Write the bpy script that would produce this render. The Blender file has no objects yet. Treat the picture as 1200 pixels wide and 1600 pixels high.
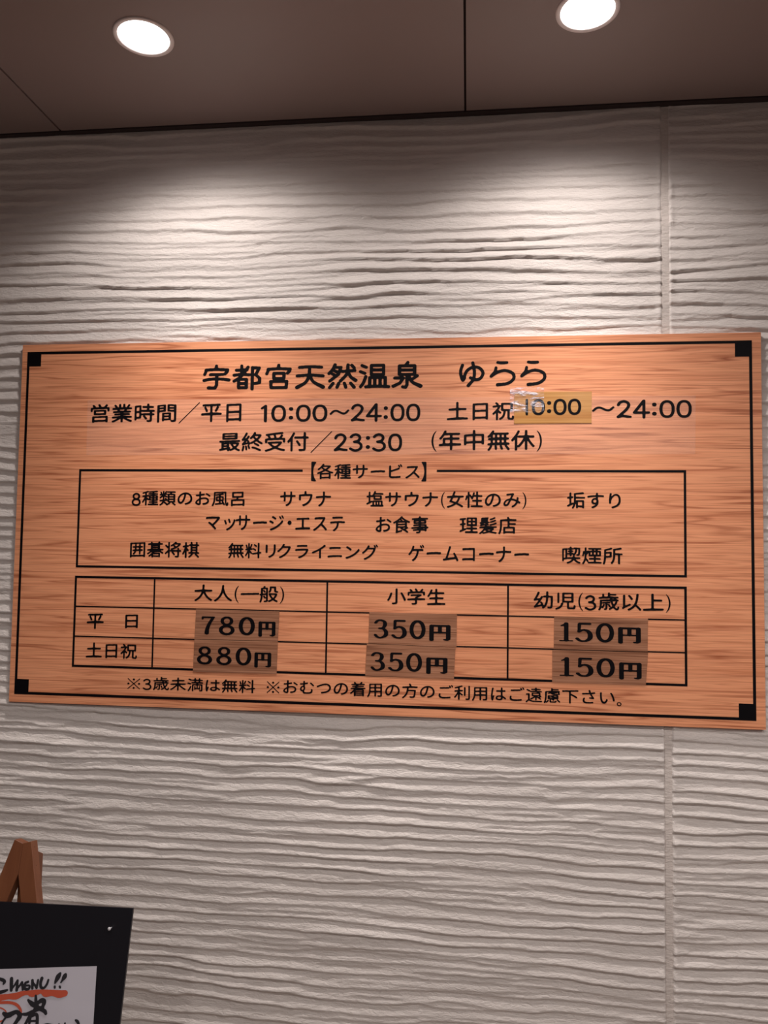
import bpy, bmesh, math, random
import numpy as np
from mathutils import Vector, Matrix

C = bpy.context.scene.collection
sc = bpy.context.scene

# ------------------------------------------------------------------ camera
# world: metres, x along the wall, wall face at y = 0, floor at z = 0, camera at y < 0
cam = bpy.data.cameras.new('camera')
cam.sensor_fit = 'VERTICAL'; cam.sensor_height = 24.0
cam.lens = 1189.74 / 1600.0 * 24.0
cam.clip_start = 0.02
co = bpy.data.objects.new('camera', cam); C.objects.link(co)
_r = Vector((0.9939, 0.10945, 0.01384)).normalized()
_f = Vector((-0.11004, 0.9925, 0.05328)).normalized()
_u = _r.cross(_f).normalized(); _r = _f.cross(_u)
co.matrix_world = Matrix(((_r.x, _u.x, -_f.x, 0.9854), (_r.y, _u.y, -_f.y, -1.58345), (_r.z, _u.z, -_f.z, 1.5), (0, 0, 0, 1)))
sc.camera = co

# ------------------------------------------------------------------ world, exposure
w = bpy.data.worlds.new('world'); sc.world = w; w.use_nodes = True
w.node_tree.nodes['Background'].inputs['Color'].default_value = (1.0, 0.84, 0.80, 1)
w.node_tree.nodes['Background'].inputs['Strength'].default_value = 0.085
sc.view_settings.view_transform = 'Standard'; sc.view_settings.look = 'None'
sc.view_settings.exposure = 0.0; sc.view_settings.gamma = 1.0
sc.view_settings.use_curve_mapping = False
NEAR_W, FILL_W = 47.5, 33.0          # watts of the downlights beside the wall and of the added fill lamps
LIGHT_COL = (1.0, 0.955, 0.915)
CEIL = 2.4318
BOARD_TOP = 1.94906
BOARD_W, BOARD_H = 1.5623, 0.7821

random.seed(4); rng = np.random.default_rng(7)

# ------------------------------------------------------------------ helpers
def link(o, parent=None):
    C.objects.link(o)
    if parent: o.parent = parent
    return o
def empty(name, loc=(0, 0, 0)):
    o = bpy.data.objects.new(name, None); o.empty_display_size = 0.05; o.location = loc
    return link(o)
def tag(o, label, cat, group=None):
    o['label'] = label; o['category'] = cat
    if group: o['group'] = group
    return o
def mesh_obj(name, verts, faces, mat, parent=None, smooth=False):
    me = bpy.data.meshes.new(name); me.from_pydata([tuple(v) for v in verts], [], faces); me.update()
    if smooth: me.polygons.foreach_set('use_smooth', [True] * len(me.polygons))
    me.materials.append(mat)
    return link(bpy.data.objects.new(name, me), parent)
def bm_obj(name, bm, mat, parent=None, smooth=False):
    me = bpy.data.meshes.new(name); bmesh.ops.recalc_face_normals(bm, faces=bm.faces[:]); bm.to_mesh(me); bm.free()
    if smooth: me.polygons.foreach_set('use_smooth', [True] * len(me.polygons))
    me.materials.append(mat)
    return link(bpy.data.objects.new(name, me), parent)
def bx(bm, x0, x1, y0, y1, z0, z1, bev=0, M=None):
    r = bmesh.ops.create_cube(bm, size=1.0)
    vs = r['verts']
    for v in vs:
        v.co = Vector(((x0 + x1) / 2 + v.co.x * (x1 - x0), (y0 + y1) / 2 + v.co.y * (y1 - y0), (z0 + z1) / 2 + v.co.z * (z1 - z0)))
    if bev:
        es = list({e for v in vs for e in v.link_edges})
        rr = bmesh.ops.bevel(bm, geom=es, offset=bev, segments=2, affect='EDGES', profile=0.6)
        vs = [v for v in rr['verts']] if M else vs
    if M:
        for v in set(v for v in vs if v.is_valid): v.co = M @ v.co
    return bm
def box_obj(name, b, mat, parent=None, bev=0):
    bm = bmesh.new(); bx(bm, *b, bev=bev); return bm_obj(name, bm, mat, parent)
def lathe(bm, prof, seg=48, cap=False):
    rings = []
    for r, z in prof:
        rings.append([bm.verts.new((r * math.cos(2 * math.pi * i / seg), r * math.sin(2 * math.pi * i / seg), z)) for i in range(seg)])
    for a, b in zip(rings, rings[1:]):
        for i in range(seg):
            j = (i + 1) % seg; bm.faces.new((a[i], a[j], b[j], b[i]))
    if cap: bm.faces.new(rings[-1])
    return bm

# ------------------------------------------------------------------ materials
def mat(name, col, rough=0.6, spec=0.5, **kw):
    m = bpy.data.materials.new(name); m.use_nodes = True
    b = m.node_tree.nodes['Principled BSDF']
    b.inputs['Base Color'].default_value = (*col, 1); b.inputs['Roughness'].default_value = rough
    b.inputs['Specular IOR Level'].default_value = spec
    for k, v in kw.items(): b.inputs[k.replace('_', ' ')].default_value = v
    return m
def N(m, t, **kw):
    n = m.node_tree.nodes.new(t)
    for k, v in kw.items(): setattr(n, k, v)
    return n
def L(m, a, b): m.node_tree.links.new(a, b)
def ramp(m, fac, stops):
    r = N(m, 'ShaderNodeValToRGB'); e = r.color_ramp.elements
    while len(e) < len(stops): e.new(0.5)
    for el, (p, c) in zip(e, stops): el.position = p; el.color = (*c, 1)
    L(m, fac, r.inputs['Fac']); return r.outputs['Color']
def noise(m, vec, scale, detail=4, rough=0.55, dist=0.0):
    n = N(m, 'ShaderNodeTexNoise'); n.inputs['Scale'].default_value = scale; n.inputs['Detail'].default_value = detail
    n.inputs['Roughness'].default_value = rough; n.inputs['Distortion'].default_value = dist
    L(m, vec, n.inputs['Vector']); return n.outputs['Fac']
def mapping(m, scale, loc=(0, 0, 0)):
    tc = N(m, 'ShaderNodeTexCoord'); mp = N(m, 'ShaderNodeMapping')
    mp.inputs['Scale'].default_value = scale; mp.inputs['Location'].default_value = loc
    L(m, tc.outputs['Object'], mp.inputs['Vector']); return mp.outputs['Vector']
def mix(m, fac, a, b, mode='MIX'):
    n = N(m, 'ShaderNodeMix', data_type='RGBA', blend_type=mode)
    if isinstance(fac, (int, float)): n.inputs['Factor'].default_value = fac
    else: L(m, fac, n.inputs['Factor'])
    for s, v in (('A', a), ('B', b)):
        i = [q for q in n.inputs if q.name == s and q.type == 'RGBA'][0]
        if isinstance(v, tuple): i.default_value = (*v, 1)
        else: L(m, v, i)
    return [q for q in n.outputs if q.type == 'RGBA'][0]
def bump(m, h, dist, strength=1.0):
    b = N(m, 'ShaderNodeBump'); b.inputs['Distance'].default_value = dist; b.inputs['Strength'].default_value = strength
    L(m, h, b.inputs['Height']); L(m, b.outputs['Normal'], m.node_tree.nodes['Principled BSDF'].inputs['Normal'])
def base(m, c): L(m, c, m.node_tree.nodes['Principled BSDF'].inputs['Base Color'])

def wood_print(name, light, mid, dark, sx, sz, rough, off=0.0, fine=0.35, fz=1.0, spec=0.3):
    m = mat(name, mid, rough, spec)
    a = noise(m, mapping(m, (1.6 * sx, 1, 48 * sz), (off, 0, off)), 1.0, 3, 0.5, 0.2)
    c1 = ramp(m, a, [(0.30, mid), (0.45, light), (0.58, light), (0.72, mid)])
    # growth lines: a noise stretched along the board, folded so that each crossing of its middle value is a thin line
    def folded(sc_, o_, d_, w_):
        n = noise(m, mapping(m, sc_, o_), 1.0, 2, 0.45, d_)
        k = N(m, 'ShaderNodeMath', operation='MULTIPLY'); L(m, n, k.inputs[0]); k.inputs[1].default_value = 7.0
        f = N(m, 'ShaderNodeMath', operation='PINGPONG'); L(m, k.outputs[0], f.inputs[0]); f.inputs[1].default_value = 0.5
        return ramp(m, f.outputs[0], [(0.0, (1, 1, 1)), (w_, (0, 0, 0))])
    l1 = folded((1.3 * sx, 1, 40 * sz), (off + 7, 0, off), 0.12, 0.20)
    l2 = folded((2.2 * sx, 1, 75 * sz), (off + 2, 0, off + 5), 0.15, 0.18)
    msk = ramp(m, noise(m, mapping(m, (5 * sx, 1, 70 * sz), (off + 1, 0, 9)), 1.0, 3, 0.6), [(0.36, (0, 0, 0)), (0.62, (1, 1, 1))])
    c2 = mix(m, mix(m, 1.0, l1, msk, 'MULTIPLY'), c1, dark)
    c2 = mix(m, mix(m, 1.0, l2, (0.55, 0.55, 0.55), 'MULTIPLY'), c2, tuple(0.5 * (p + q) for p, q in zip(mid, dark)))
    f = noise(m, mapping(m, (7 * sx, 1, 330 * fz), (off, 0, 3)), 1.0, 3, 0.6)
    fr = ramp(m, f, [(0.36, (0.66, 0.58, 0.52)), (0.5, (0.95, 0.93, 0.92)), (0.62, (1.12, 1.14, 1.16))])
    c3 = mix(m, fine, c2, fr, 'MULTIPLY')
    g = noise(m, mapping(m, (3.0, 1, 4.0), (off, 2, 0)), 1.0, 2, 0.5)
    c4 = mix(m, 0.5, c3, ramp(m, g, [(0.3, (0.90, 0.86, 0.84)), (0.7, (1.0, 1.0, 1.0))]), 'MULTIPLY')
    base(m, c4)
    return m

M = {}
def plaster(name, col):
    m = mat(name, col, 0.62, 0.35)
    f1 = noise(m, mapping(m, (60, 60, 190)), 1.0, 6, 0.65, 0.6)
    f2 = noise(m, mapping(m, (9, 9, 30)), 1.0, 3, 0.5)
    base(m, mix(m, 0.5, (col[0], col[1], col[2]), ramp(m, f2, [(0.3, tuple(c * 0.9 for c in col)), (0.7, tuple(min(1, c * 1.05) for c in col))])))
    bump(m, f1, 0.0045, 0.7)
    return m
M['plaster'] = plaster('ridged_plaster', (0.76, 0.675, 0.635))
M['strip'] = plaster('joint_plaster', (0.70, 0.61, 0.565))
M['ceil'] = mat('ceiling_panel_brown', (0.29, 0.215, 0.20), 0.42, 0.4)
_f1 = noise(M['ceil'], mapping(M['ceil'], (1.4, 1.4, 1)), 1.0, 3); base(M['ceil'], ramp(M['ceil'], _f1, [(0.3, (0.255, 0.195, 0.175)), (0.7, (0.295, 0.22, 0.21))]))
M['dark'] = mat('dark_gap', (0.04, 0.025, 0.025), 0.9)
M['floor'] = mat('floor_tile', (0.30, 0.24, 0.20), 0.5)
M['groove'] = mat('floor_backing', (0.12, 0.10, 0.09), 0.8)
M['ink'] = mat('black_print', (0.003, 0.002, 0.003), 0.5, 0.12)
M['board'] = wood_print('wood_grain_print', (0.85, 0.355, 0.185), (0.72, 0.270, 0.132), (0.40, 0.112, 0.048), 1, 1, 0.42, 0.0, 0.38)
M['sticker'] = wood_print('brown_wood_sticker', (0.40, 0.185, 0.108), (0.30, 0.128, 0.070), (0.17, 0.064, 0.035), 1.0, 1.3, 0.4, 3.0, 0.9, 1.1, 0.15)
M['amber'] = wood_print('amber_label', (0.58, 0.29, 0.095), (0.50, 0.22, 0.065), (0.38, 0.145, 0.035), 0.8, 1.1, 0.18, 9.0)
M['edge'] = mat('panel_edge', (0.42, 0.20, 0.13), 0.6)
M['rim'] = mat('lamp_trim_white', (0.85, 0.76, 0.75), 0.35, 0.5)
M['lens'] = mat('lamp_lens', (0.9, 0.9, 0.9), 0.4)
_b = M['lens'].node_tree.nodes['Principled BSDF']; _b.inputs['Emission Color'].default_value = (1, 0.96, 0.92, 1); _b.inputs['Emission Strength'].default_value = 7.0
M['blackboard'] = mat('black_board', (0.008, 0.007, 0.010), 0.32, 0.35)
M['bedge'] = mat('board_edge_brown', (0.12, 0.07, 0.05), 0.5)
M['paper'] = mat('paper_sheet', (0.52, 0.48, 0.53), 0.75, 0.2)
_f3 = noise(M['paper'], mapping(M['paper'], (9, 9, 9)), 1.0, 3); bump(M['paper'], _f3, 0.004, 0.5)
M['brush'] = mat('brush_ink', (0.012, 0.010, 0.014), 0.6)
M['redink'] = mat('red_marker', (0.50, 0.075, 0.035), 0.6)
M['metal'] = mat('pin_metal', (0.55, 0.52, 0.54), 0.35, 0.5)
m = mat('easel_wood', (0.17, 0.055, 0.022), 0.45, 0.4); M['easel'] = m
_g = noise(m, mapping(m, (60, 60, 4)), 1.0, 4); base(m, ramp(m, _g, [(0.3, (0.15, 0.047, 0.018)), (0.7, (0.20, 0.068, 0.028))]))
def film(name, alpha, col, rough):
    m = mat(name, col, rough, 0.6)
    b = m.node_tree.nodes['Principled BSDF']; b.inputs['Alpha'].default_value = alpha
    return m
M['film'] = film('clear_film', 0.05, (0.9, 0.75, 0.65), 0.25)
m = M['tape'] = film('clear_tape', 0.32, (0.85, 0.82, 0.95), 0.12)
_n = noise(m, mapping(m, (40, 40, 90)), 1.0, 3, 0.6, 1.5); bump(m, _n, 0.01, 0.8)
_a = noise(m, mapping(m, (30, 1, 130), (4, 0, 0)), 1.0, 2, 0.5, 1.2)
L(m, ramp(m, _a, [(0.50, (0.07, 0.07, 0.07)), (0.66, (0.62, 0.62, 0.62))]), m.node_tree.nodes['Principled BSDF'].inputs['Alpha'])

# ------------------------------------------------------------------ setting: the plaster wall
def vnoise(x, z, seed):
    """smooth 2-D lattice noise in -1..1"""
    xi = np.floor(x).astype(np.int64); zi = np.floor(z).astype(np.int64)
    fx = x - xi; fz = z - zi
    fx = fx * fx * fx * (fx * (fx * 6 - 15) + 10); fz = fz * fz * fz * (fz * (fz * 6 - 15) + 10)
    def h(a, b):
        n = (a * 374761393 + b * 668265263 + seed * 974634777) & 0xffffffff
        n = ((n ^ (n >> 13)) * 1274126177) & 0xffffffff
        return ((n ^ (n >> 16)) & 0xffff) / 32767.5 - 1
    return (h(xi, zi) * (1 - fx) + h(xi + 1, zi) * fx) * (1 - fz) + (h(xi, zi + 1) * (1 - fx) + h(xi + 1, zi + 1) * fx) * fz
def saw(t):
    t = t - np.floor(t); k = 0.22
    up = np.clip(t / k, 0, 1); up = up * up * (3 - 2 * up)
    dn = np.clip((1 - t) / (1 - k), 0, 1)
    return np.where(t < k, up, dn ** 1.05)
def ridges(X, Z, seed):
    def layer(P, s, amp, slope):
        w = amp * (vnoise(X / 0.34, Z / 0.075, s) + 0.50 * vnoise(X / 0.12, Z / 0.04, s + 1) + 0.14 * vnoise(X / 0.035, Z / 0.02, s + 2) + 0.05 * vnoise(X / 0.012, Z / 0.010, s + 3))
        return saw((Z + slope * X + w) / P)
    h1 = layer(0.0250, seed, 0.0095, 0.012)
    h2 = layer(0.0300, seed + 10, 0.0120, -0.02)
    a1 = 0.72 + 0.38 * vnoise(X / 0.26, Z / 0.045, seed + 20) * 1.0
    a2 = 0.50 + 0.50 * vnoise(X / 0.20, Z / 0.055, seed + 30)
    h = np.maximum(h1 * np.clip(a1, 0.25, 1.1), h2 * np.clip(a2, 0, 1) * 0.8)
    # occasional hard trowel ends and diagonal scratches
    sn = vnoise((X + Z * 1.2) / 0.10, (Z - X * 0.16) / 0.012, seed + 40)
    m = np.clip(vnoise(X / 0.12, Z / 0.10, seed + 50) * 1.6 - 0.35, 0, 1)
    h = h + m * 0.22 * sn + 0.03 * vnoise(X / 0.012, Z / 0.004, seed + 60)
    return h
def wall_panel(name, xs, zs, seed, edge_side, parent):
    X, Z = np.meshgrid(xs, zs)
    h = ridges(X, Z, seed)
    top = np.clip(0.75 + (CEIL - Z) * 0.5, 0.75, 1)             # flatter strokes right under the ceiling
    A = 0.0082 * top
    xe = xs[-1] if edge_side > 0 else xs[0]
    d = np.abs(X - xe)
    h = h + 0.25 * np.exp(-((d - 0.006) / 0.006) ** 2) * (0.6 + 0.8 * vnoise(X / 0.02, Z / 0.03, seed + 70))
    Y = -(h * A)
    Y = np.where(d < 0.0015, -0.0002, Y)                   # turned down into the joint
    n, k = len(zs), len(xs)
    V = np.stack([X, Y, Z], -1).reshape(-1, 3)
    i = (np.arange(n - 1)[:, None] * k + np.arange(k - 1)[None, :]).ravel()
    F = np.stack([i, i + 1, i + 1 + k, i + k], -1)
    me = bpy.data.meshes.new(name)
    me.vertices.add(len(V)); me.vertices.foreach_set('co', V.astype(np.float32).ravel())
    me.loops.add(F.size); me.loops.foreach_set('vertex_index', F.astype(np.int32).ravel())
    me.polygons.add(len(F)); me.polygons.foreach_set('loop_start', np.arange(0, F.size, 4, dtype=np.int32))
    me.polygons.foreach_set('use_smooth', np.ones(len(F), bool))
    me.update(calc_edges=True); me.validate()
    me.materials.append(M['plaster'])
    return link(bpy.data.objects.new(name, me), parent)
J0, J1 = 1.3765, 1.3880
wall = box_obj('wall_back', (-1.9, 3.6, 0.004, 0.12, 0, CEIL + 0.0099), M['strip']); wall['kind'] = 'structure'
zs = np.concatenate([np.arange(0.0, 0.36, 0.008), np.arange(0.36, CEIL - 0.001, 0.0026)])
xl = np.concatenate([np.arange(-1.9, -0.2, 0.025), np.arange(-0.2, J0 - 0.03, 0.0062), np.arange(J0 - 0.03, J0 - 0.0014, 0.0022), [J0 - 0.001, J0]])
xr = np.concatenate([[J1, J1 + 0.001], np.arange(J1 + 0.003, J1 + 0.03, 0.0022), np.arange(J1 + 0.03, 1.70, 0.0062), np.arange(1.70, 3.6, 0.025)])
wall_panel('plaster_panel', xl, zs, 11, 1, wall)
wall_panel('plaster_panel', xr, zs, 311, -1, wall)
box_obj('joint_strip', (J0 - 0.001, J1 + 0.001, -0.0014, 0.006, 0, CEIL - 0.0021), M['strip'], wall, 0.0005)

# ------------------------------------------------------------------ setting: ceiling and floor
ceil = box_obj('ceiling', (-1.9, 3.6, -4.2, 0.13, CEIL + 0.010, CEIL + 0.08), M['dark']); ceil['kind'] = 'structure'
LAMPS = [(0.3909, -0.3018), (1.1817, -0.2979)]
FILL_LAMPS = [(x, y) for y in (-1.55, -2.75) for x in (0.75, 1.6, 2.45)]  # unseen downlights, added to fill the lower wall with light
HOLE = 0.0475
def panel(x0, x1, y0, y1, holes):
    """ceiling panel with real round cut-outs for the lamps"""
    bm = bmesh.new(); z0, z1 = CEIL, CEIL + 0.010
    inner = [(hx, hy) for hx, hy in holes if x0 < hx < x1 and y0 < hy < y1]
    g = 0.0022
    outer = [(x0 + g, y0 + g), (x1 - g, y0 + g), (x1 - g, y1 - g), (x0 + g, y1 - g)]
    def loop(pts, z):
        vs = [bm.verts.new((a, b, z)) for a, b in pts]
        return vs, [bm.edges.new((vs[i], vs[(i + 1) % len(vs)])) for i in range(len(vs))]
    loops = [outer] + [[(hx + HOLE * math.cos(t), hy + HOLE * math.sin(t)) for t in np.linspace(0, 2 * math.pi, 40, endpoint=False)] for hx, hy in inner]
    E = []; LV = []
    for l in loops:
        v, e = loop(l, z0); E += e; LV.append(v)
    bmesh.ops.triangle_fill(bm, use_beauty=True, use_dissolve=False, edges=E)
    for v in LV:
        up = [bm.verts.new((q.co.x, q.co.y, z1)) for q in v]
        for i in range(len(v)):
            j = (i + 1) % len(v); bm.faces.new((v[i], v[j], up[j], up[i]))
    return bm_obj('ceiling_panel', bm, M['ceil'], ceil)
PX = [0.0722 + 0.9002 * k for k in range(-2, 5)]
PY = [-0.017, -1.826, -3.646, -4.2]
for a, b in zip(PX, PX[1:]):
    for y1, y0 in zip(PY, PY[1:]):
        panel(max(a, -1.9), min(b, 3.6), y0, y1, LAMPS + FILL_LAMPS)
tr = box_obj('shadow_gap_strip', (-1.9, 3.6, -0.0165, 0.0035, CEIL - 0.0020, CEIL + 0.0095), M['dark'], None, 0.001); tr['kind'] = 'structure'  # dark strip standing in for the shade in the wall-ceiling gap
floor = box_obj('floor', (-1.9, 3.6, -4.2, 0.004, -0.06, -0.008), M['groove']); floor['kind'] = 'structure'
tm = None
for ix in range(10):
    for iy in range(7):
        x0 = -1.9 + ix * 0.55; y1 = -0.002 - iy * 0.6
        if tm is None:
            o = box_obj('floor_tile', (0.0015, 0.5485, -0.5985, -0.0015, -0.008, 0), M['floor'], floor, 0.001); tm = o.data
        else:
            o = link(bpy.data.objects.new('floor_tile', tm), floor)
        o.location = (x0, y1, 0)

# ------------------------------------------------------------------ downlights
def make_downlight():
    t = empty('ceiling_downlight')
    bm = bmesh.new(); lathe(bm, [(0.0452, 0.010), (0.0454, -0.0014), (0.0462, -0.0022), (0.0500, -0.0026), (0.0525, -0.0026), (0.0536, -0.0016), (0.0537, 0.0)], 64)
    bm_obj('trim_ring', bm, M['rim'], t, True)
    bm = bmesh.new(); lathe(bm, [(0.0450, 0.004), (0.0448, 0.0006), (0.040, -0.0012), (0.030, -0.0026), (0.015, -0.0036), (0.0005, -0.0040)], 64, cap=True)
    bm_obj('lens', bm, M['lens'], t, True)
    bm = bmesh.new(); lathe(bm, [(0.0005, 0.062), (0.044, 0.062), (0.0466, 0.05), (0.0466, 0.001), (0.0470, 0.0)], 48)
    bm_obj('housing', bm, M['metal'], t, True)
    return t
# luminous intensity by angle from the lamp's axis: a beam of about 20 degrees with a soft spill cut off by the reflector
NEAR_I = [(0, .55), (10, .60), (16, .85), (22, 1.0), (28, .80), (34, .50), (40, .33), (48, .27), (57, .235), (63, .18), (67, .09), (71, .03), (78, 0)]
FILL_I = [(0, .55), (20, .62), (40, .85), (52, 1.0), (60, .80), (68, .50), (74, .22), (82, 0)]
def lamp_light(t, watts, table, aim=(0, 0, -1)):
    l = bpy.data.lights.new('lamp', 'POINT'); l.energy = watts; l.color = LIGHT_COL; l.shadow_soft_size = 0.035
    l.use_nodes = True; nt = l.node_tree; em = nt.nodes['Emission']
    tc = nt.nodes.new('ShaderNodeTexCoord'); dp = nt.nodes.new('ShaderNodeVectorMath'); dp.operation = 'DOT_PRODUCT'
    dp.inputs[1].default_value = Vector(aim).normalized()
    nm = nt.nodes.new('ShaderNodeVectorMath'); nm.operation = 'NORMALIZE'
    ac = nt.nodes.new('ShaderNodeMath'); ac.operation = 'ARCCOSINE'
    dv = nt.nodes.new('ShaderNodeMath'); dv.operation = 'DIVIDE'; dv.inputs[1].default_value = math.pi / 2
    cr = nt.nodes.new('ShaderNodeValToRGB'); e = cr.color_ramp.elements
    while len(e) < len(table): e.new(0.5)
    for el, (d, v) in zip(e, table): el.position = d / 90; el.color = (v, v, v, 1)
    k = nt.links.new
    k(tc.outputs['Normal'], nm.inputs[0]); k(nm.outputs['Vector'], dp.inputs[0]); k(dp.outputs['Value'], ac.inputs[0]); k(ac.outputs[0], dv.inputs[0])
    k(dv.outputs[0], cr.inputs['Fac']); k(cr.outputs['Color'], em.inputs['Strength'])
    o = bpy.data.objects.new('lamp', l); link(o, t); o.location = (0, 0, -0.012)
proto = make_downlight()
def place_lamp(x, y, label, watts, table, group=None, aim=(0, 0, -1)):
    global proto_used
    if not proto_used: t = proto; proto_used = True
    else:
        t = proto.copy(); C.objects.link(t)
        for ch in PARTS:
            c = ch.copy(); C.objects.link(c); c.parent = t
    t.location = (x, y, CEIL); tag(t, label, 'ceiling light', group)
    lamp_light(t, watts, table, aim)
proto_used = False; PARTS = list(proto.children)
place_lamp(*LAMPS[0], 'round white recessed downlight in the ceiling, the left one, above the sign', NEAR_W, NEAR_I, None, (0.08, 0.0, -1))
place_lamp(*LAMPS[1], 'round white recessed downlight in the ceiling, the right one, cut by the photo top edge', NEAR_W, NEAR_I)
for x, y in FILL_LAMPS:
    place_lamp(x, y, 'unseen recessed downlight added behind the viewer as fill for the lower wall', FILL_W, FILL_I, 'added fill downlights behind the viewer')

# ------------------------------------------------------------------ lettering
# every glyph becomes an outline in em units (softened corners, brush weight), then a flat filled shape
NG = 116; PAD = 0.14; SPAN = 1.0 + 2 * PAD; CELL = SPAN / NG
gx = (np.arange(NG) + 0.5) * CELL - PAD
GX, GY = np.meshgrid(gx, gx)
def gauss(A, s):
    k = int(3 * s + 1.5); t = np.arange(-k, k + 1); g = np.exp(-t * t / (2 * s * s)); g /= g.sum()
    A = np.apply_along_axis(lambda v: np.convolve(v, g, 'same'), 0, A)
    return np.apply_along_axis(lambda v: np.convolve(v, g, 'same'), 1, A)
_tc = bpy.data.curves.new('glyph_source', 'FONT'); _to = bpy.data.objects.new('glyph_source', _tc); C.objects.link(_to)
def font_mask(ch, arch):
    _tc.body = ch
    bpy.context.view_layer.update()
    dg = bpy.context.evaluated_depsgraph_get(); ev = _to.evaluated_get(dg); me = ev.to_mesh()
    co = np.array([v.co[:2] for v in me.vertices]); me.calc_loop_triangles()
    tris = [tuple(t.vertices) for t in me.loop_triangles]; ev.to_mesh_clear()
    if not len(co): return np.zeros((NG, NG))
    co = co * 1.0 + np.array([0.0, 0.12])
    if ord(ch) > 0x3000 and co[:, 0].max() > 0.6:
        t = (co[:, 0] - 0.5) * 2
        co[:, 1] += -arch * t * t + 0.02 * t
    A = np.zeros((NG, NG))
    for a, b, c in tris:
        p, q, r = co[a], co[b], co[c]
        x0, x1 = min(p[0], q[0], r[0]), max(p[0], q[0], r[0]); y0, y1 = min(p[1], q[1], r[1]), max(p[1], q[1], r[1])
        i0 = max(0, int((x0 + PAD) / CELL) - 1); i1 = min(NG, int((x1 + PAD) / CELL) + 2)
        j0 = max(0, int((y0 + PAD) / CELL) - 1); j1 = min(NG, int((y1 + PAD) / CELL) + 2)
        X = GX[j0:j1, i0:i1]; Y = GY[j0:j1, i0:i1]
        e = lambda u, v: (v[0] - u[0]) * (Y - u[1]) - (v[1] - u[1]) * (X - u[0])
        s1, s2, s3 = e(p, q), e(q, r), e(r, p)
        A[j0:j1, i0:i1] = np.maximum(A[j0:j1, i0:i1], ((s1 >= 0) & (s2 >= 0) & (s3 >= 0)) | ((s1 <= 0) & (s2 <= 0) & (s3 <= 0)))
    return A
def spline(P, closed=False, n=10):
    P = [np.array(p, float) for p in P]
    if len(P) == 2: return [P[0] + (P[1] - P[0]) * t for t in np.linspace(0, 1, 24)]
    Q = [P[-1]] + P + [P[0], P[1]] if closed else [2 * P[0] - P[1]] + P + [2 * P[-1] - P[-2]]
    out = []
    for i in range(1, len(Q) - 2):
        a, b, c, d = Q[i - 1:i + 3]
        for t in np.arange(n) / n:
            out.append(0.5 * ((2 * b) + (c - a) * t + (2 * a - 5 * b + 4 * c - d) * t * t + (3 * b - a - 3 * c + d) * t ** 3))
    if not closed: out.append(Q[-2])
    return out
def brush_mask(strokes, w, pen=(1.0, 1.0), gxx=None, gyy=None):
    """strokes: (points, kind): kind 's' straight polyline, 'c' curve, 'o' closed curve; a point may carry its own width factor"""
    X = GX if gxx is None else gxx; Y = GY if gyy is None else gyy
    A = np.zeros(X.shape)
    for pts, kind in strokes:
        P = [(p[0], p[1], p[2] if len(p) > 2 else 1.0) for p in pts]
        if kind == 's':
            Q = []
            for a, b in zip(P, P[1:]):
                n = max(2, int(math.hypot(a[0] - b[0], a[1] - b[1]) / 0.02))
                Q += [np.array(a) + (np.array(b) - np.array(a)) * t for t in np.linspace(0, 1, n)]
        else:
            Q = spline(P, kind == 'o', 14)
        for q in Q:
            rx, ry = w * pen[0] * q[2], w * pen[1] * q[2]
            A = np.maximum(A, 1.0 * ((((X - q[0]) / rx) ** 2 + ((Y - q[1]) / ry) ** 2) <= 1))
    return A
def contours(F, lev, x0=-PAD + CELL / 2, y0=-PAD + CELL / 2, cell=CELL):
    """closed iso-lines of a field by marching squares"""
    F = np.pad(F, 1); B = F > lev; nxt = {}
    idx = B[:-1, :-1] * 1 + B[:-1, 1:] * 2 + B[1:, 1:] * 4 + B[1:, :-1] * 8
    T = {1: [(3, 0)], 2: [(0, 1)], 3: [(3, 1)], 4: [(1, 2)], 5: [(3, 2), (1, 0)], 6: [(0, 2)], 7: [(3, 2)], 8: [(2, 3)], 9: [(2, 0)],
         10: [(0, 3), (2, 1)], 11: [(2, 1)], 12: [(1, 3)], 13: [(1, 0)], 14: [(0, 3)]}
    def edge(j, i, e): return ((j, i, 0), (j, i + 1, 1), (j + 1, i, 0), (j, i, 1))[e]
    for j, i in zip(*np.nonzero((idx > 0) & (idx < 15))):
        for a, b in T[int(idx[j, i])]: nxt[edge(j, i, a)] = edge(j, i, b)
    def pos(k):
        j, i, d = k; j2, i2 = (j, i + 1) if d == 0 else (j + 1, i)
        a, b = F[j, i], F[j2, i2]; t = (lev - a) / (b - a) if b != a else .5
        t = min(max(t, .02), .98)
        return (x0 + (i - 1 + (t if d == 0 else 0)) * cell, y0 + (j - 1 + (t if d == 1 else 0)) * cell)
    loops = []
    while nxt:
        s = next(iter(nxt)); k = s; lp = []
        while k in nxt: lp.append(pos(k)); k = nxt.pop(k)
        if len(lp) > 7: loops.append(np.array(lp)[::2])
    return loops
def fill(loops):
    """fill closed loops (holes kept) -> verts, faces"""
    cu = bpy.data.curves.new('fill', 'CURVE'); cu.dimensions = '2D'; cu.fill_mode = 'BOTH'
    for l in loops:
        s = cu.splines.new('POLY'); s.points.add(len(l) - 1); s.use_cyclic_u = True
        s.points.foreach_set('co', np.concatenate([l, np.zeros((len(l), 1)), np.ones((len(l), 1))], 1).astype(np.float32).ravel())
    o = bpy.data.objects.new('fill', cu); C.objects.link(o)
    me = bpy.data.meshes.new_from_object(o)
    V = np.array([v.co[:2] for v in me.vertices]).reshape(-1, 2); Fc = [tuple(p.vertices) for p in me.polygons]
    bpy.data.objects.remove(o); bpy.data.curves.remove(cu); bpy.data.meshes.remove(me)
    return V, Fc

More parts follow.
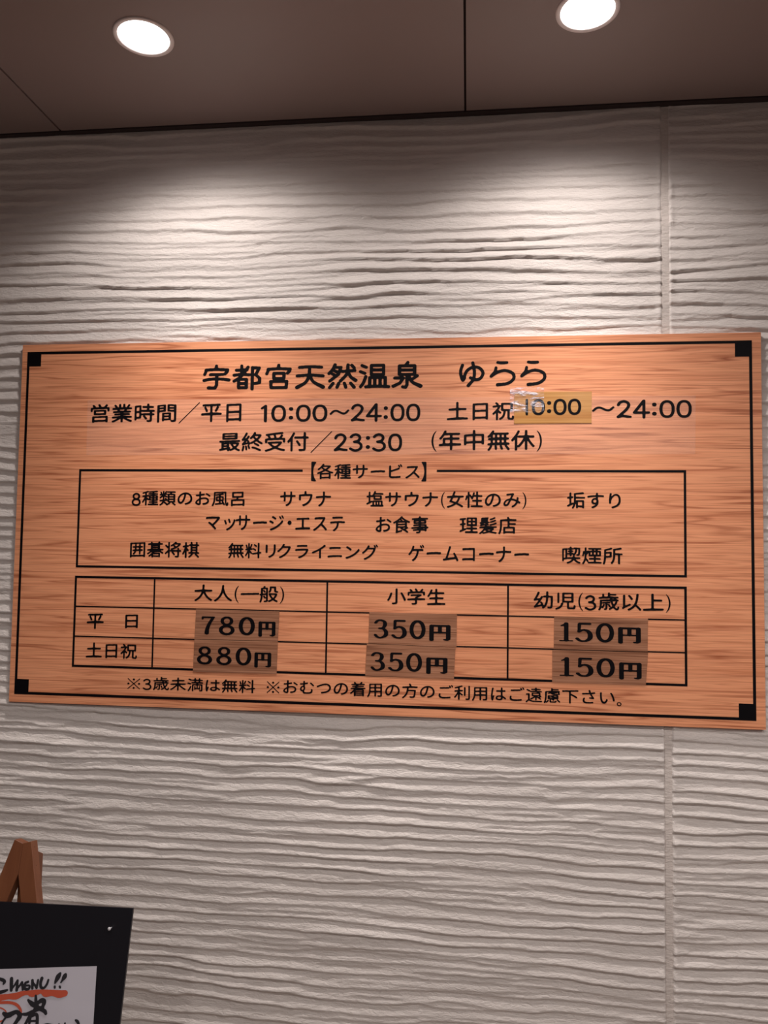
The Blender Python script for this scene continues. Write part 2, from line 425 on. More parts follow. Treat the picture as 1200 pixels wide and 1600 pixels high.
def ell(cx, cy, rx, ry, n=10, k=2.3, w=1.0):
    out = []
    for i in range(n):
        a = 2 * math.pi * i / n; c, s = math.cos(a), math.sin(a)
        out.append((cx + rx * math.copysign(abs(c) ** (2 / k), c), cy + ry * math.copysign(abs(s) ** (2 / k), s), w))
    return out
# hand-drawn glyphs, baseline 0, top 0.8: (advance, strokes)
HAND = {
    '0': (0.60, [(ell(.30, .40, .215, .345), 'o')]),
    '1': (0.42, [([(.10, .64, .8), (.24, .75)], 's'), ([(.24, .75), (.24, .04)], 's')]),
    '2': (0.60, [([(.09, .60), (.15, .71), (.29, .76), (.42, .70), (.46, .57), (.36, .37), (.08, .06)], 'c'), ([(.08, .06), (.25, .10), (.42, .07), (.52, .06, .9)], 'c')]),
    '3': (0.60, [([(.09, .65), (.17, .73), (.29, .76), (.41, .69), (.43, .57), (.36, .47), (.22, .43)], 'c'), ([(.22, .43), (.38, .40), (.48, .30), (.48, .16), (.37, .06), (.22, .04), (.07, .12)], 'c')]),
    '4': (0.62, [([(.38, .76), (.06, .25), (.57, .25)], 's'), ([(.40, .78), (.40, .04)], 's')]),
    '8': (0.60, [(ell(.29, .59, .165, .165, 10, 2.1), 'o'), (ell(.29, .22, .21, .185, 10, 2.1), 'o')]),
    ':': (0.30, [([(.15, .60), (.15, .61)], 's'), ([(.15, .19), (.15, .20)], 's')]),
    '〜': (1.0, [([(.05, .30), (.20, .44), (.38, .46), (.62, .34), (.80, .33), (.96, .48)], 'c')]),
    '(': (0.36, [([(.30, .95, .25), (.18, .75, .75), (.13, .45, .95), (.18, .15, .75), (.30, -.06, .25)], 'c')]),
    ')': (0.36, [([(.06, .95, .25), (.18, .75, .75), (.23, .45, .95), (.18, .15, .75), (.06, -.06, .25)], 'c')]),
    '※': (1.0, [([(.14, .78, .55), (.84, .06, .55)], 's'), ([(.84, .78, .55), (.14, .06, .55)], 's'), ([(.49, .72, 1.3), (.49, .73, 1.3)], 's'), ([(.49, .11, 1.3), (.49, .12, 1.3)], 's'), ([(.17, .42, 1.3), (.18, .42, 1.3)], 's'), ([(.80, .42, 1.3), (.81, .42, 1.3)], 's')]),
    '。': (0.5, [(ell(.16, .10, .10, .10), 'o')]),
}
_e = ell
ROMAN = {
    '0': (0.74, [(_e(.33, .38, .235, .33, 10, 2.1), 'o')]),
    '1': (0.62, [([(.16, .62, .45), (.26, .66, .7), (.33, .72, .8)], 's'), ([(.33, .71), (.33, .05)], 's'), ([(.12, .035, .55), (.54, .035, .55)], 's')]),
    '3': (0.72, [([(.12, .62, .8), (.20, .70, .75), (.33, .72, .75), (.47, .66, .9), (.49, .53, 1), (.41, .42, .8), (.26, .40, .6)], 'c'), ([(.26, .40, .6), (.44, .37, .8), (.53, .27, 1.05), (.52, .13, 1.05), (.38, .04, .75), (.22, .04, .75), (.11, .13, .85)], 'c')]),
    '5': (0.72, [([(.18, .715, .85), (.52, .715, .85)], 's'), ([(.17, .70, .8), (.15, .40, .7)], 's'), ([(.15, .40, .65), (.30, .47, .75), (.46, .43, .95), (.54, .30, 1.1), (.52, .14, 1.1), (.38, .04, .75), (.20, .05, .75), (.09, .13, .9)], 'c')]),
    '7': (0.74, [([(.11, .64, .55), (.13, .71, .75), (.54, .71, .8)], 's'), ([(.54, .71, .75), (.40, .48, .85), (.31, .24, 1.0), (.29, .05, 1.15)], 'c')]),
    '8': (0.78, [(_e(.33, .57, .185, .15, 10, 2.0, .85), 'o'), (_e(.33, .20, .235, .17, 10, 2.0, .95), 'o')]),
    '円': (1.0, [([(.14, .78), (.14, .02)], 's'), ([(.14, .78, .8), (.88, .78, .8)], 's'), ([(.86, .78), (.86, .08), (.80, .035, .8), (.70, .05, .6)], 's'), ([(.14, .42, .7), (.86, .42, .7)], 's'), ([(.50, .78, .9), (.50, .42, .9)], 's')]),
}
def roof(y=.78): return [([(.50, .94), (.49, .83)], 's'), ([(.07, .60), (.11, .70, .9), (.12, y), (.50, y + .025), (.91, y)], 's'), ([(.91, y), (.89, .70), (.82, .62)], 's')]
def rbox(x0, x1, y0, y1): return ([(x0, y1), (x1, y1), (x1, y0), (x0, y0), (x0, y1)], 's')
TITLE = {
    '宇': (1.13, roof() + [([(.28, .59), (.73, .60)], 's'), ([(.05, .36), (.30, .41), (.70, .41), (.96, .37, 1.1)], 'c'), ([(.52, .60), (.52, .18), (.46, .05), (.22, .06, 1.1)], 's')]),
    '都': (1.13, [([(.10, .76), (.48, .77)], 's'), ([(.29, .93), (.29, .57)], 's'), ([(.02, .56), (.30, .59), (.57, .57)], 'c'), ([(.52, .88), (.36, .62), (.20, .44), (.02, .32)], 'c'), rbox(.19, .47, .05, .39), ([(.19, .22), (.47, .22)], 's'),
                  ([(.68, .86), (.68, .00)], 's'), ([(.68, .85), (.93, .84), (.80, .57)], 's'), ([(.80, .57), (.95, .43), (.95, .25), (.78, .22)], 's')]),
    '宮': (1.13, roof() + [rbox(.33, .69, .41, .62), ([(.51, .41), (.47, .29)], 's'), ([(.22, .29), (.80, .29), (.78, .04), (.24, .04), (.22, .29)], 's')]),
    '天': (1.14, [([(.12, .84), (.50, .865), (.90, .84)], 'c'), ([(.04, .50), (.50, .53), (.96, .49)], 'c'), ([(.48, .86), (.46, .52), (.34, .24), (.04, .04, 1.2)], 'c'), ([(.49, .52), (.62, .26), (.96, .05, 1.3)], 'c')]),
    '然': (1.13, [([(.24, .93), (.16, .74), (.03, .58)], 'c'), ([(.22, .82), (.45, .82), (.36, .54), (.06, .28)], 's'), ([(.22, .69), (.33, .63)], 's'), ([(.15, .56), (.27, .49)], 's'),
                  ([(.50, .66), (.94, .69)], 's'), ([(.70, .92), (.66, .56), (.44, .28)], 'c'), ([(.70, .64), (.80, .44), (.97, .30, 1.2)], 'c'), ([(.83, .90), (.92, .79)], 's'),
                  ([(.18, .19), (.06, .02)], 's'), ([(.38, .19), (.32, .03)], 's'), ([(.58, .19), (.63, .03)], 's'), ([(.80, .19), (.92, .03, 1.1)], 's')]),
    '温': (1.13, [([(.06, .88), (.21, .81)], 's'), ([(.01, .64), (.16, .57)], 's'), ([(.20, .44), (.12, .20), (.02, .04)], 'c'), rbox(.39, .82, .52, .88), ([(.39, .70), (.82, .70)], 's'),
                  ([(.34, .06), (.34, .40), (.88, .40), (.88, .06)], 's'), ([(.52, .40), (.52, .06)], 's'), ([(.70, .40), (.70, .06)], 's'), ([(.20, .035), (.60, .055), (1.0, .035)], 'c')]),
    '泉': (1.13, [([(.53, .98), (.45, .86)], 's'), rbox(.24, .77, .51, .85), ([(.24, .68), (.77, .68)], 's'), ([(.51, .50), (.51, .10), (.46, .00), (.36, .02)], 's'),
                  ([(.08, .37), (.38, .37), (.26, .17), (.03, .05, 1.1)], 's'), ([(.58, .40), (.70, .20), (.97, .05, 1.3)], 'c'), ([(.86, .45), (.66, .30)], 's')]),
    'ゆ': (1.12, [([(.14, .84), (.07, .56), (.15, .24), (.22, .33)], 'c'), ([(.20, .34), (.30, .60), (.52, .75), (.76, .72), (.90, .52), (.80, .30), (.60, .25), (.44, .33)], 'c'), ([(.52, .93), (.58, .60), (.55, .28), (.36, .02, 1.1)], 'c')]),
    'ら': (1.12, [([(.32, .93, .9), (.48, .91), (.66, .92, .9)], 'c'), ([(.26, .72, .9), (.22, .56), (.08, .38)], 'c'), ([(.08, .38), (.34, .55), (.62, .60), (.88, .48), (.90, .26), (.68, .09), (.32, .04, 1.1)], 'c')]),
}

TEXT = [
    ('title_lettering', '宇都宮天然温泉', 't', 414.1, 888.7, 47.8, 106.8),
    ('title_lettering', 'ゆらら', 't', 964.1, 1142.5, 50.7, 104.4),
    ('hours_lettering', '営業時間', 'm', 163.6, 358.0, 133.6, 175.2),
    ('hours_lettering', '平日', 'm', 413.1, 502.1, 134.9, 174.8),
    ('hours_lettering', '10:00', 'd', 544.2, 688.3, 138.3, 175.6),
    ('hours_lettering', '〜', 'd', 693.1, 735.0, 149.6, 160.5),
    ('hours_lettering', '24:00', 'd', 738.5, 884.5, 136.8, 175.9),
    ('hours_lettering', '土日祝', 'm', 939.7, 1077.2, 135.3, 173.9),
    ('tape_lettering', '10:00', 'D', 1100.1, 1211.8, 130.3, 164.5),
    ('hours_lettering', '〜', 'd', 1233.4, 1277.7, 146.8, 157.3),
    ('hours_lettering', '24:00', 'd', 1281.8, 1428.3, 133.6, 171.9),
    ('reception_lettering', '最終受付', 'm', 455.0, 649.4, 196.5, 238.5),
    ('reception_lettering', '23:30', 'd', 703.4, 847.3, 199.8, 238.8),
    ('reception_lettering', '(年中無休)', 'm', 908.5, 1133.5, 193.9, 239.3),
    ('services_heading', '【', 'm', 656.1, 666.6, 259.8, 301.3),
    ('services_heading', '各種サービス', 'm', 668.7, 884.7, 264.3, 296.7),
    ('services_heading', '】', 'm', 888.3, 898.6, 259.9, 300.8),
    ('services_lettering', '8種類のお風呂', 's', 263.6, 513.6, 322.8, 355.7),
    ('services_lettering', 'サウナ', 's', 590.4, 699.5, 322.0, 354.0),
    ('services_lettering', '塩サウナ(女性のみ)', 's', 774.1, 1102.8, 320.9, 357.2),
    ('services_lettering', '垢すり', 's', 1183.9, 1289.5, 321.6, 354.7),
    ('services_lettering', 'マッサージ・エステ', 's', 430.0, 729.8, 373.4, 406.5),
    ('services_lettering', 'お食事', 's', 794.4, 904.0, 372.9, 408.3),
    ('services_lettering', '理髪店', 's', 967.7, 1083.1, 372.9, 408.3),
    ('services_lettering', '囲碁将棋', 's', 263.4, 417.5, 431.6, 466.8),
    ('services_lettering', '無料リクライニング', 's', 480.6, 799.9, 431.9, 465.3),
    ('services_lettering', 'ゲームコーナー', 's', 863.1, 1108.6, 431.6, 465.6),
    ('services_lettering', '喫煙所', 's', 1174.3, 1293.0, 431.5, 466.5),
    ('table_lettering', '大人(一般)', 's', 409.3, 603.4, 521.7, 559.3),
    ('table_lettering', '小学生', 's', 820.5, 940.3, 521.5, 555.1),
    ('table_lettering', '幼児(3歳以上)', 's', 1118.0, 1385.1, 522.3, 560.6),
    ('table_lettering', '平', 's', 171.2, 209.6, 588.0, 621.3),
    ('table_lettering', '日', 's', 257.6, 286.1, 588.5, 618.0),
    ('table_lettering', '土日祝', 's', 171.5, 286.2, 650.1, 683.0),
    ('note_lettering', '※3歳未満は無料', 'n', 266.6, 546.1, 718.5, 747.3),
    ('note_lettering', '※おむつの着用の方のご利用はご遠慮下さい。', 'n', 570.3, 1290.0, 715.1, 746.3),
    ('s0', '780', 'r', 426.6, 542.5, 588.0, 627.3),
    ('s0', '円', 'R', 550.2, 586.8, 596.4, 628.4),
    ('s1', '880', 'r', 418.9, 536.4, 651.8, 689.9),
    ('s1', '円', 'R', 543.0, 579.0, 660.9, 692.7),
    ('s2', '350', 'r', 793.9, 900.4, 586.4, 625.4),
    ('s2', '円', 'R', 908.0, 951.4, 594.4, 627.8),
    ('s3', '350', 'r', 788.2, 894.0, 653.3, 691.8),
    ('s3', '円', 'R', 902.5, 945.9, 661.1, 694.7),
    ('s4', '150', 'r', 1168.4, 1275.8, 583.6, 621.7),
    ('s4', '円', 'R', 1283.5, 1327.4, 590.4, 623.3),
    ('s5', '150', 'r', 1169.5, 1277.1, 652.8, 690.7),
    ('s5', '円', 'R', 1285.2, 1328.8, 659.8, 693.8),
]
def field_for(ch, style):
    if style in ('r', 'R'):
        adv, st = ROMAN[ch]; return adv, gauss(brush_mask(st, 1.0, (0.100, 0.058) if ch == '円' else (0.079, 0.047)), 1.1), 0.5
    if style == 'D' and ch == '1': return 0.42, gauss(brush_mask([([(.24, .77), (.24, .04)], 's')], 0.055), 1.0), .5
    if style == 't' and ch in TITLE:
        adv, st = TITLE[ch]; return adv, gauss(brush_mask(st, 0.060), 1.0), .5
    if ch in HAND:
        adv, st = HAND[ch]; wd = {'D': .062, 'd': .056, 't': .06, 'n': .050}.get(style, .055)
        if ch == ':' : wd *= 1.45
        if ch in '()': wd = .042
        if ch == '。': wd = .028
        return adv, gauss(brush_mask(st, wd), 1.0), .5
    arch = 0.035
    A = gauss(font_mask(ch, arch), 1.9)
    return 1.0, A, {'n': .30, 's': .25, 'm': .25}.get(style, .25)
CACHE = {}
def glyph(ch, style):
    k = (ch, style if style in 'rRDt' else ('n' if style == 'n' else 's' if style == 's' else 'm'))
    if k not in CACHE:
        adv, A, lev = field_for(ch, style)
        CACHE[k] = (adv, *fill(contours(A, lev)))
    return CACHE[k]
NARROW = {'ッ': .8, '・': .55, 'ー': .95, 'イ': .9, 'リ': .78, 'ニ': .95, '一': .95}
def line(V, F, text, style, x0, x1, t0, t1, y):
    """lay one run of text into the box (millimetres right of / below the board corner)"""
    G = []; cur = 0.0
    for ch in text:
        adv, gv, gf = glyph(ch, style)
        G.append((gv[:, 0] + cur - (.22 if ch == '・' else 0), gv[:, 1], gf)); cur += NARROW.get(ch, adv)
    mx0 = min(g[0].min() for g in G); mx1 = max(g[0].max() for g in G)
    my0 = min(g[1].min() for g in G); my1 = max(g[1].max() for g in G)
    for gxv, gyv, gf in G:
        b = len(V)
        X = (x0 + (gxv - mx0) / (mx1 - mx0) * (x1 - x0)) / 1000; Z = -(t0 + (my1 - gyv) / (my1 - my0) * (t1 - t0)) / 1000
        V += [(a, y, c) for a, c in zip(X, Z)]; F += [tuple(b + i for i in f) for f in gf]
def strip(V, F, pts, hw, y, closed=False):
    """flat ruled line through points (mm), half width hw (mm)"""
    for (a, b), (c, d) in zip(pts, pts[1:]):
        L_ = math.hypot(c - a, d - b); ux, uz = (c - a) / L_, (d - b) / L_; nx, nz = -uz * hw, ux * hw
        ex, ez = ux * hw, uz * hw
        q = [(a - ex + nx, b - ez + nz), (c + ex + nx, d + ez + nz), (c + ex - nx, d + ez - nz), (a - ex - nx, b - ez - nz)]
        n = len(V); V += [(p / 1000, y, -s / 1000) for p, s in q]; F.append((n, n + 1, n + 2, n + 3))
def rect_quad(V, F, x0, x1, t0, t1, y):
    n = len(V); V += [(x0 / 1000, y, -t0 / 1000), (x1 / 1000, y, -t0 / 1000), (x1 / 1000, y, -t1 / 1000), (x0 / 1000, y, -t1 / 1000)]; F.append((n, n + 1, n + 2, n + 3))
def slab(name, quad, y0, y1, mt, parent, bev=0.0):
    """thin plate with the outline quad (mm, clockwise from top left) between depths y0 (front) and y1"""
    bm = bmesh.new()
    a = [bm.verts.new((p / 1000, y0, -q / 1000)) for p, q in quad]; b = [bm.verts.new((p / 1000, y1, -q / 1000)) for p, q in quad]
    bm.faces.new(a); bm.faces.new(b[::-1])
    for i in range(4):
        j = (i + 1) % 4; bm.faces.new((a[i], b[i], b[j], a[j]))
    return bm_obj(name, bm, mt, parent)

# ------------------------------------------------------------------ the sign board
FACE = -0.0060                                                     # face of the board, local to the sign
sign = empty('price_sign', (0, -0.0080, BOARD_TOP))
tag(sign, 'large wood-grain bathhouse hours and price sign with black Japanese lettering on the plaster wall', 'sign')
p = slab('panel', [(0, 0), (BOARD_W * 1000, 0), (BOARD_W * 1000, BOARD_H * 1000), (0, BOARD_H * 1000)], FACE, 0.0, M['board'], sign)
Y1 = FACE - 0.0003
# film patch over the hours lines, then prints
slab('clear_film', [(155.6, 124.5), (1436.2, 126.0), (1434.6, 244.0), (157.1, 246.0)], FACE - 0.00022, FACE - 0.00002, M['film'], sign)['label'] = 'thin clear film over the two hours lines'
V, F = [], []
bl, bt, br, bb = 11.9, 16.0, 1562.3 - 17.5, 782.1 - 16.6
h = 2.85
strip(V, F, [(bl + h, bt + h), (br - h, bt + h)], h, Y1); strip(V, F, [(br - h, bt + h), (br - h, bb - h)], h, Y1 - .00004)
strip(V, F, [(br - h, bb - h), (bl + h, bb - h)], h, Y1); strip(V, F, [(bl + h, bb - h), (bl + h, bt + h)], h, Y1 - .00004)
mesh_obj('border_line', V, F, M['ink'], sign)
q = 32.5
for cx, cz in ((bl, bt), (br - q, bt), (br - q, bb - q), (bl, bb - q)):
    V, F = [], []; rect_quad(V, F, cx, cx + q, cz, cz + q, Y1 - .00008); mesh_obj('corner_square', V, F, M['ink'], sign)
V, F = [], []; h = 2.4
sx0, sx1, st, sb = 142.0 + h, 1416.6 - h, 276.4 + h, 490.0 - h
strip(V, F, [(sx0, st), (637.8 - h, st)], h, Y1); strip(V, F, [(920.0 + h, st), (sx1, st)], h, Y1)
strip(V, F, [(sx1, st), (sx1, sb)], h, Y1 - .00004); strip(V, F, [(sx1, sb), (sx0, sb)], h, Y1); strip(V, F, [(sx0, sb), (sx0, st)], h, Y1 - .00004)
mesh_obj('services_frame', V, F, M['ink'], sign)
V, F = [], []; h = 2.4
a0, a1, b0, b1 = 140.9 + h, 1416.2 - h, 508.0 + h, 703.4 - h
strip(V, F, [(a0, b0), (a1, b0)], h, Y1); strip(V, F, [(a1, b0), (a1, b1)], h, Y1 - .00004); strip(V, F, [(a1, b1), (a0, b1)], h, Y1); strip(V, F, [(a0, b1), (a0, b0)], h, Y1 - .00004)
for x in (320.5, 694.8, 1066.8): strip(V, F, [(x, b0), (x, b1)], 1.8, Y1 - .00008)
for z in (573.7, 637.7): strip(V, F, [(a0, z), (a1, z)], 1.4, Y1 - .00012)
mesh_obj('price_table', V, F, M['ink'], sign)

stick = [[(413.9, 573.8), (594.2, 575.0), (592.2, 636.2), (412.0, 637.2)], [(412.0, 638.2), (592.2, 637.2), (591.0, 704.2), (410.7, 705.7)],
         [(784.1, 571.6), (964.1, 573.3), (963.7, 639.4), (782.9, 636.0)], [(779.7, 637.0), (961.7, 640.2), (959.1, 703.5), (777.2, 702.0)],
         [(1158.7, 573.0), (1341.5, 572.2), (1340.4, 637.5), (1157.8, 637.3)], [(1155.3, 639.2), (1341.2, 639.4), (1336.7, 703.9), (1155.0, 703.5)]]
SL = ['brown wood-print sticker reading 780 yen', 'brown wood-print sticker reading 880 yen', 'upper brown sticker reading 350 yen', 'lower brown sticker reading 350 yen',
      'upper brown sticker reading 150 yen', 'lower brown sticker reading 150 yen']
SO = []
for k, qd in enumerate(stick):
    o = slab('price_sticker', qd, FACE - 0.0010 - 0.0001 * (k % 2), FACE - 0.0001, M['sticker'], sign); o['label'] = SL[k]; SO.append(o)
amber = slab('amber_label', [(1077.2, 115.4), (1232.8, 115.9), (1232.5, 181.1), (1077.4, 181.3)], FACE - 0.0009, FACE - 0.0001, M['amber'], sign)
amber['label'] = 'amber label reading 10:00'
# crinkled clear tape over the label's left end
bm = bmesh.new(); nx, nz = 26, 20; G = []
for j in range(nz + 1):
    for i in range(nx + 1):
        x = 1068.6 + (1137.4 - 1068.6) * i / nx; z = 106.5 + 52.0 * j / nz
        e = min(i, nx - i, j, nz - j) > 0
        G.append(bm.verts.new((x / 1000, FACE - 0.0017 - (0.0010 * (0.5 + 0.5 * math.sin(i * 0.9 + 1.7 * math.sin(j * 0.6))) * random.random() if e else 0), -z / 1000)))
for j in range(nz):
    for i in range(nx):
        k = j * (nx + 1) + i; bm.faces.new((G[k], G[k + 1], G[k + nx + 2], G[k + nx + 1]))
tp = bm_obj('clear_tape', bm, M['tape'], sign, True); tp['label'] = 'crinkled clear tape on the amber label'

groups = {}
for nm, text, st_, x0, x1, t0, t1 in TEXT: groups.setdefault(nm, []).append((text, st_, x0, x1, t0, t1))
for nm, runs in groups.items():
    V, F = [], []
    par, y, name = sign, Y1 - 0.0001, nm
    if nm[0] == 's' and nm[1:].isdigit(): par, y, name = SO[int(nm[1:])], FACE - 0.0014, 'price_lettering'
    if nm == 'tape_lettering': par, y, name = amber, FACE - 0.0012, 'label_lettering'
    for r_ in runs:
        V, F = [], []; line(V, F, *r_, y); mesh_obj(name, V, F, M['ink'], par)
    for nm2, p_ in (('hours_lettering', [(364.8, 176.0), (408.8, 132.6)]), ('reception_lettering', [(654.9, 240.0), (698.3, 196.1)])):
        if nm == nm2: V, F = [], []; strip(V, F, p_, 0.9, y); mesh_obj('slash', V, F, M['ink'], par)
bpy.data.objects.remove(_to); bpy.data.curves.remove(_tc)

# ------------------------------------------------------------------ the easel with its black menu board
PO = Vector((0.473367, -0.42, 0.943815))
EH = Vector((0.99920011, 0.03998933, 0)); EU = Vector((-0.00989352, 0.24720606, 0.96891242)); EN = EH.cross(EU)
EN = -EN
ME = Matrix(((EH.x, EN.x, EU.x, PO.x), (EH.y, EN.y, EU.y, PO.y), (EH.z, EN.z, EU.z, PO.z), (0, 0, 0, 1)))
# local frame of the leaning plane: x right, y towards the wall, z up the board; origin = board's top right corner
def board_obj(name):
    o = empty(name); o.matrix_world = ME; return o
bd_ = board_obj('menu_board'); tag(bd_, 'black rectangular menu board leaning on the wooden easel', 'board')
BW_, BH_ = 0.392, 0.56
slab2 = bmesh.new(); bx(slab2, -BW_, 0, 0.0, 0.005, -BH_, 0, 0.0006); bm_obj('board_panel', slab2, M['blackboard'], bd_)
for px in (-0.0308, -BW_ + 0.0308):
    bm = bmesh.new(); lathe(bm, [(0.0011, 0.0), (0.0011, 0.006), (0.0022, 0.0065), (0.0026, 0.0078), (0.0020, 0.0090), (0.0003, 0.0094)], 20)
    for v in bm.verts: v.co = Vector((v.co.x + px, -v.co.z, v.co.y - 0.0285))
    o = bm_obj('push_pin', bm, M['metal'], bd_, True); o['label'] = 'small pale pin head'
# paper, slightly turned
pa = board_obj('menu_sheet'); tag(pa, 'white handwritten menu sheet with red strokes fixed on the black menu board', 'paper')
cx, cz = -0.0453, -0.0811; ang = math.radians(4.2)
du = Vector((math.cos(ang), 0, math.sin(ang))) ; dv = Vector((-math.sin(ang), 0, math.cos(ang)))
def PL(u, v, y=0.0016): return Vector((cx, 0, cz)) + du * u + dv * v + Vector((0, -y, 0))
bm = bmesh.new(); nx, nz = 16, 20; PW, PH = 0.290, 0.400; G = {}
for j in range(nz + 1):
    for i in range(nx + 1):
        yy = 0.0012 + 0.0008 * math.sin(i * 0.5 + j * 0.3) ** 2
        for k, d in ((0, 0.0), (1, -0.0003)):
            G[i, j, k] = bm.verts.new(PL(-PW + PW * i / nx, -PH * j / nz, yy + d))
for j in range(nz):
    for i in range(nx):
        for k in (0, 1): bm.faces.new((G[i, j, k], G[i + 1, j, k], G[i + 1, j + 1, k], G[i, j + 1, k]))
bm_obj('sheet', bm, M['paper'], pa, True)
def ink(name, strokes, w, mt, y, label=None):
    """brush strokes in sheet millimetres (x leftwards negative from the top right corner, y down negative)"""
    P = [p for s, k in strokes for p in s]
    x0 = min(p[0] for p in P) - 6; x1 = max(p[0] for p in P) + 6; y0 = min(p[1] for p in P) - 6; y1 = max(p[1] for p in P) + 6
    cell = 0.28; xs = np.arange(x0, x1, cell); ys = np.arange(y0, y1, cell); X, Y = np.meshgrid(xs, ys)
    A = np.zeros(X.shape)
    for pts, kind in strokes:
        P = [(p[0], p[1], p[2] if len(p) > 2 else 1.0) for p in pts]
        Q = spline(P, kind == 'o', 30)
        for q_ in Q: A = np.maximum(A, 1.0 * (np.hypot(X - q_[0], Y - q_[1]) <= w * q_[2]))
    v, f = fill(contours(gauss(A, 1.2), .5, xs[0], ys[0], cell))
    o = mesh_obj(name, [PL(a / 1000, b / 1000, y) for a, b in v], f, mt, pa)
    if label: o['label'] = label
ink('heading_lettering', [([(-131.5, -13.3, 1.4), (-131, -20, 1.5), (-130.4, -28.5, 1.2)], 'c'), ([(-130.0, -28, .5), (-121.8, -16.0, 1)], 's'), ([(-121.8, -16, 1), (-121.8, -28.6, 1.2)], 's'), ([(-121.8, -28, .5), (-114.5, -18.5, 1)], 's'), ([(-114.5, -18.5), (-112.5, -28, .9)], 's'),
    ([(-105, -18, .9), (-109.5, -20.2), (-109.2, -27), (-103.5, -27.5), (-102.3, -23.5, .8), (-108, -22.8, .7)], 'c'),
    ([(-98.5, -16.4, 1.1), (-97.6, -26.8, 1)], 's'), ([(-98, -18, .6), (-91.5, -26, .9)], 's'), ([(-91, -26.5, .9), (-89.8, -16.2, .9)], 's'),
    ([(-84.0, -14.0, 1.3), (-85.5, -20, 1.2), (-84.0, -25.9, 1.1), (-79.5, -26.6, .9), (-75.5, -22, .9), (-73.8, -16.5, .9)], 'c'),
    ([(-55.9, -8.2, 1.0), (-58.8, -12.5, 1.9), (-61.8, -18, 1.2), (-63, -21, .6)], 'c'), ([(-63.0, -25.6, .9), (-62.6, -27, .8)], 's'),
    ([(-47.4, -9.8, 1.1), (-48.8, -12.5, 1.8), (-51.5, -16.6, 1), (-54.0, -20.4, .5)], 'c'), ([(-55.2, -25.8, .9), (-54.4, -27, .8)], 's'),
    ([(-158, -12, 1), (-148.2, -13.5, 1.2), (-142.2, -16.5, 1.3), (-143.5, -19.9, .7)], 'c'), ([(-160, -26, 1), (-150, -30.5, 1.3), (-143, -30, 1.2), (-136.5, -28.2, .8)], 'c')], 1.9, M['brush'], 0.00245)
ink('red_underline', [([(-165, -41, 2.2), (-147.8, -38.4, 2.4), (-134, -37.0, 2.0), (-122, -36.6, 2.5), (-113, -33.6, 1.9), (-104.5, -32.6, 1.6), (-96.4, -33.8, 2.5), (-84, -31.6, 1.5), (-76.3, -34.0, 2.6), (-66, -33.8, 2.2), (-55.0, -35.6, 2.8), (-46, -34.8, 2.2)], 'c')], 1.85, M['redink'], 0.00225, 'red brush underline')
ink('red_swoosh', [([(-170, -44, 1.2), (-147.5, -44.6, 1.3), (-130.2, -45.1, 1.3), (-119.2, -48.7, 1.4), (-112.9, -55.6, 1.2), (-112.0, -62, .9)], 'c'), ([(-170, -52, .7), (-147.5, -51.4, .7), (-138, -54.6, .6), (-134, -59, .5)], 'c'),
    ([(-168, -70, .8), (-150, -71, .9), (-138, -68, .7)], 'c')], 1.5, M['redink'], 0.00215, 'red brush loop')
ink('menu_lettering', [([(-102.6, -42.4, .8), (-97.5, -46.4, 1.5), (-89.9, -49.6, 1.2)], 'c'), ([(-91.4, -37.0, .9), (-90.6, -43, 1.2), (-89.3, -50.6, 1)], 'c'), ([(-89, -47.6, 1), (-82, -43.5, 1.6), (-77.5, -45.2, 1.6), (-79.5, -52.5, 1.2)], 'c'), ([(-97, -49, .9), (-88, -52, 1), (-78.5, -53, 1)], 'c'),
    ([(-110.5, -60.6, .8), (-103, -60.8, 1.2), (-93.4, -57.4, 1.2), (-84, -55.2, 1), (-76, -57.4, 1.4), (-73.5, -60.6, 1.1)], 'c'), ([(-87, -50, .9), (-93.7, -58, 1.2), (-99.4, -66, 1.2), (-104.5, -75.2, 1)], 'c'),
    ([(-139, -59.0, 1.2), (-132, -61.6, 1.9), (-119.5, -57.6, 1.4), (-113.6, -62.4, 1.8), (-117, -69, 1.4), (-122.3, -76, 1.2)], 'c'), ([(-131, -60.5, .8), (-138, -68, .8), (-141, -75, .8)], 'c'),
    ([(-97, -64, .9), (-98.5, -84, 1)], 's'), ([(-97, -64.4, .8), (-87.1, -62.6, 1.2), (-85.6, -84, 1.2)], 's'), ([(-96, -70, .7), (-87, -70, .7)], 's'), ([(-98, -77, .8), (-87, -77, .8)], 's'), ([(-98, -84, .9), (-86, -84, .9)], 's'),
    ([(-26.8, -70.6, .8), (-23.5, -73, 1.1), (-20.5, -80, .9)], 'c'), ([(-78, -76, .5), (-70, -74.6, .6), (-60, -76.6, .7)], 'c'), ([(-52, -75.2, .7), (-51, -82, .7)], 's'), ([(-42.9, -74.1, .7), (-42.5, -82, .8)], 's')], 2.0, M['brush'], 0.00235)

ea = board_obj('easel'); tag(ea, 'brown wooden easel standing in front of the plaster wall, holding the black board', 'easel')
def zf(y): return -(0.943815 - 0.2474 * y) / 0.96891
def leg(name, pts, foot, y0, y1):
    """pts: outline above the feet; foot: function z -> (xa, xb) giving the foot corners"""
    bm = bmesh.new(); rings = []
    for y in (y0, y1):
        z = zf(y); xa, xb = foot(z)
        rings.append([bm.verts.new((x, y, zz)) for x, zz in pts + [(xa, z), (xb, z)]])
    a, b = rings; bm.faces.new(a); bm.faces.new(b[::-1])
    for i in range(len(a)):
        j = (i + 1) % len(a); bm.faces.new((a[i], b[i], b[j], a[j]))
    bmesh.ops.bevel(bm, geom=[e for e in bm.edges], offset=0.0006, segments=1, affect='EDGES')
    return bm_obj(name, bm, M['easel'], ea)
R_out = lambda z: -.1823 + .283 * (.0885 - z); R_in = lambda z: -.1836 + .293 * (.0013 - z)
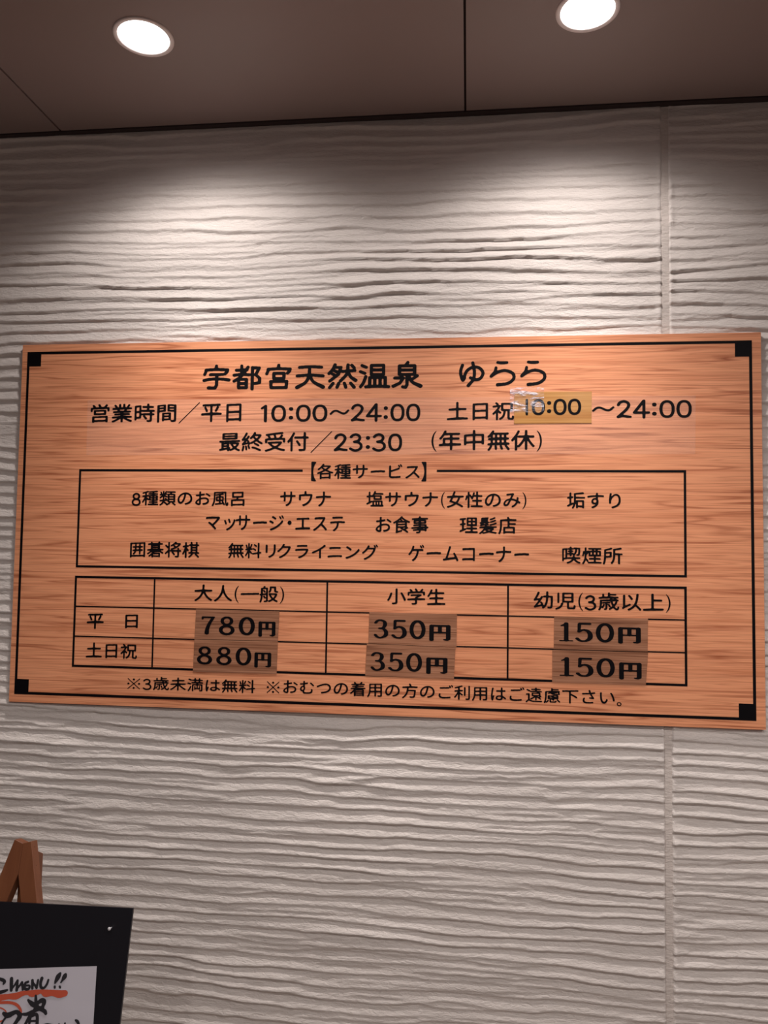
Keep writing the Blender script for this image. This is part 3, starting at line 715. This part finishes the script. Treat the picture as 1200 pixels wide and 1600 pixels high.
L_out = lambda z: -.2103 - .270 * (.0903 - z); L_in = lambda z: -.2065 - .293 * (.0013 - z)
YA, YB = 0.0056, 0.0256
leg('front_leg', [(-.1955, .0395), (-.1955, .0850), (-.1823, .0885)], lambda z: (R_out(z), R_in(z)), YA, YB)
leg('front_leg', [(-.2103, .0903), (-.1957, .0850), (-.1957, .0395)], lambda z: (L_in(z), L_out(z)), YA, YB)
# rear leg, hinged behind the apex and swinging back to the wall side
bm = bmesh.new(); V4 = []
t_ = math.radians(13.0); ly = 0.0262
for x in (-.210, -.1790):
    top0 = (ly, .072); top1 = (ly + .020, .066)
    # foot: walk down until the floor
    s = 1.2
    for _ in range(60):
        yb = ly + s * math.sin(t_); zb = .072 - s * math.cos(t_)
        s -= (0.943815 + zb * .96891 - yb * .2474) * -0.9 if False else 0
        wz = 0.943815 + zb * .96891 - yb * .2474
        s += wz / 1.0
    V4.append([bm.verts.new((x, *top0)), bm.verts.new((x, *top1)), bm.verts.new((x, yb + .020, zf(yb + .020))), bm.verts.new((x, yb, zf(yb)))])
a, b = V4; bm.faces.new(a); bm.faces.new(b[::-1])
for i in range(4):
    j = (i + 1) % 4; bm.faces.new((a[i], b[i], b[j], a[j]))
bmesh.ops.bevel(bm, geom=[e for e in bm.edges], offset=0.0006, segments=1, affect='EDGES')
bm_obj('rear_leg', bm, M['easel'], ea)
bm = bmesh.new(); bx(bm, -.4, .008, -.032, .0054, -.583, -.5606, 0.002); bm_obj('ledge', bm, M['easel'], ea)
bm = bmesh.new(); bx(bm, -.40, .008, .0258, .038, -.62, -.585, 0.001); bm_obj('crossbar', bm, M['easel'], ea)
bm = bmesh.new(); bx(bm, -.206, -.187, YB + .0001, YB + .0004, .03, .06); bm_obj('hinge_plate', bm, M['metal'], ea)
for z in (.0795, .0525):
    bm = bmesh.new(); bmesh.ops.create_uvsphere(bm, u_segments=10, v_segments=6, radius=0.0007)
    for v in bm.verts: v.co = Vector((v.co.x * .4 + R_out(z) + 0.0001, v.co.y + (YA + YB) / 2 - .001, v.co.z + z))
    bm_obj('nail', bm, M['dark'], ea)
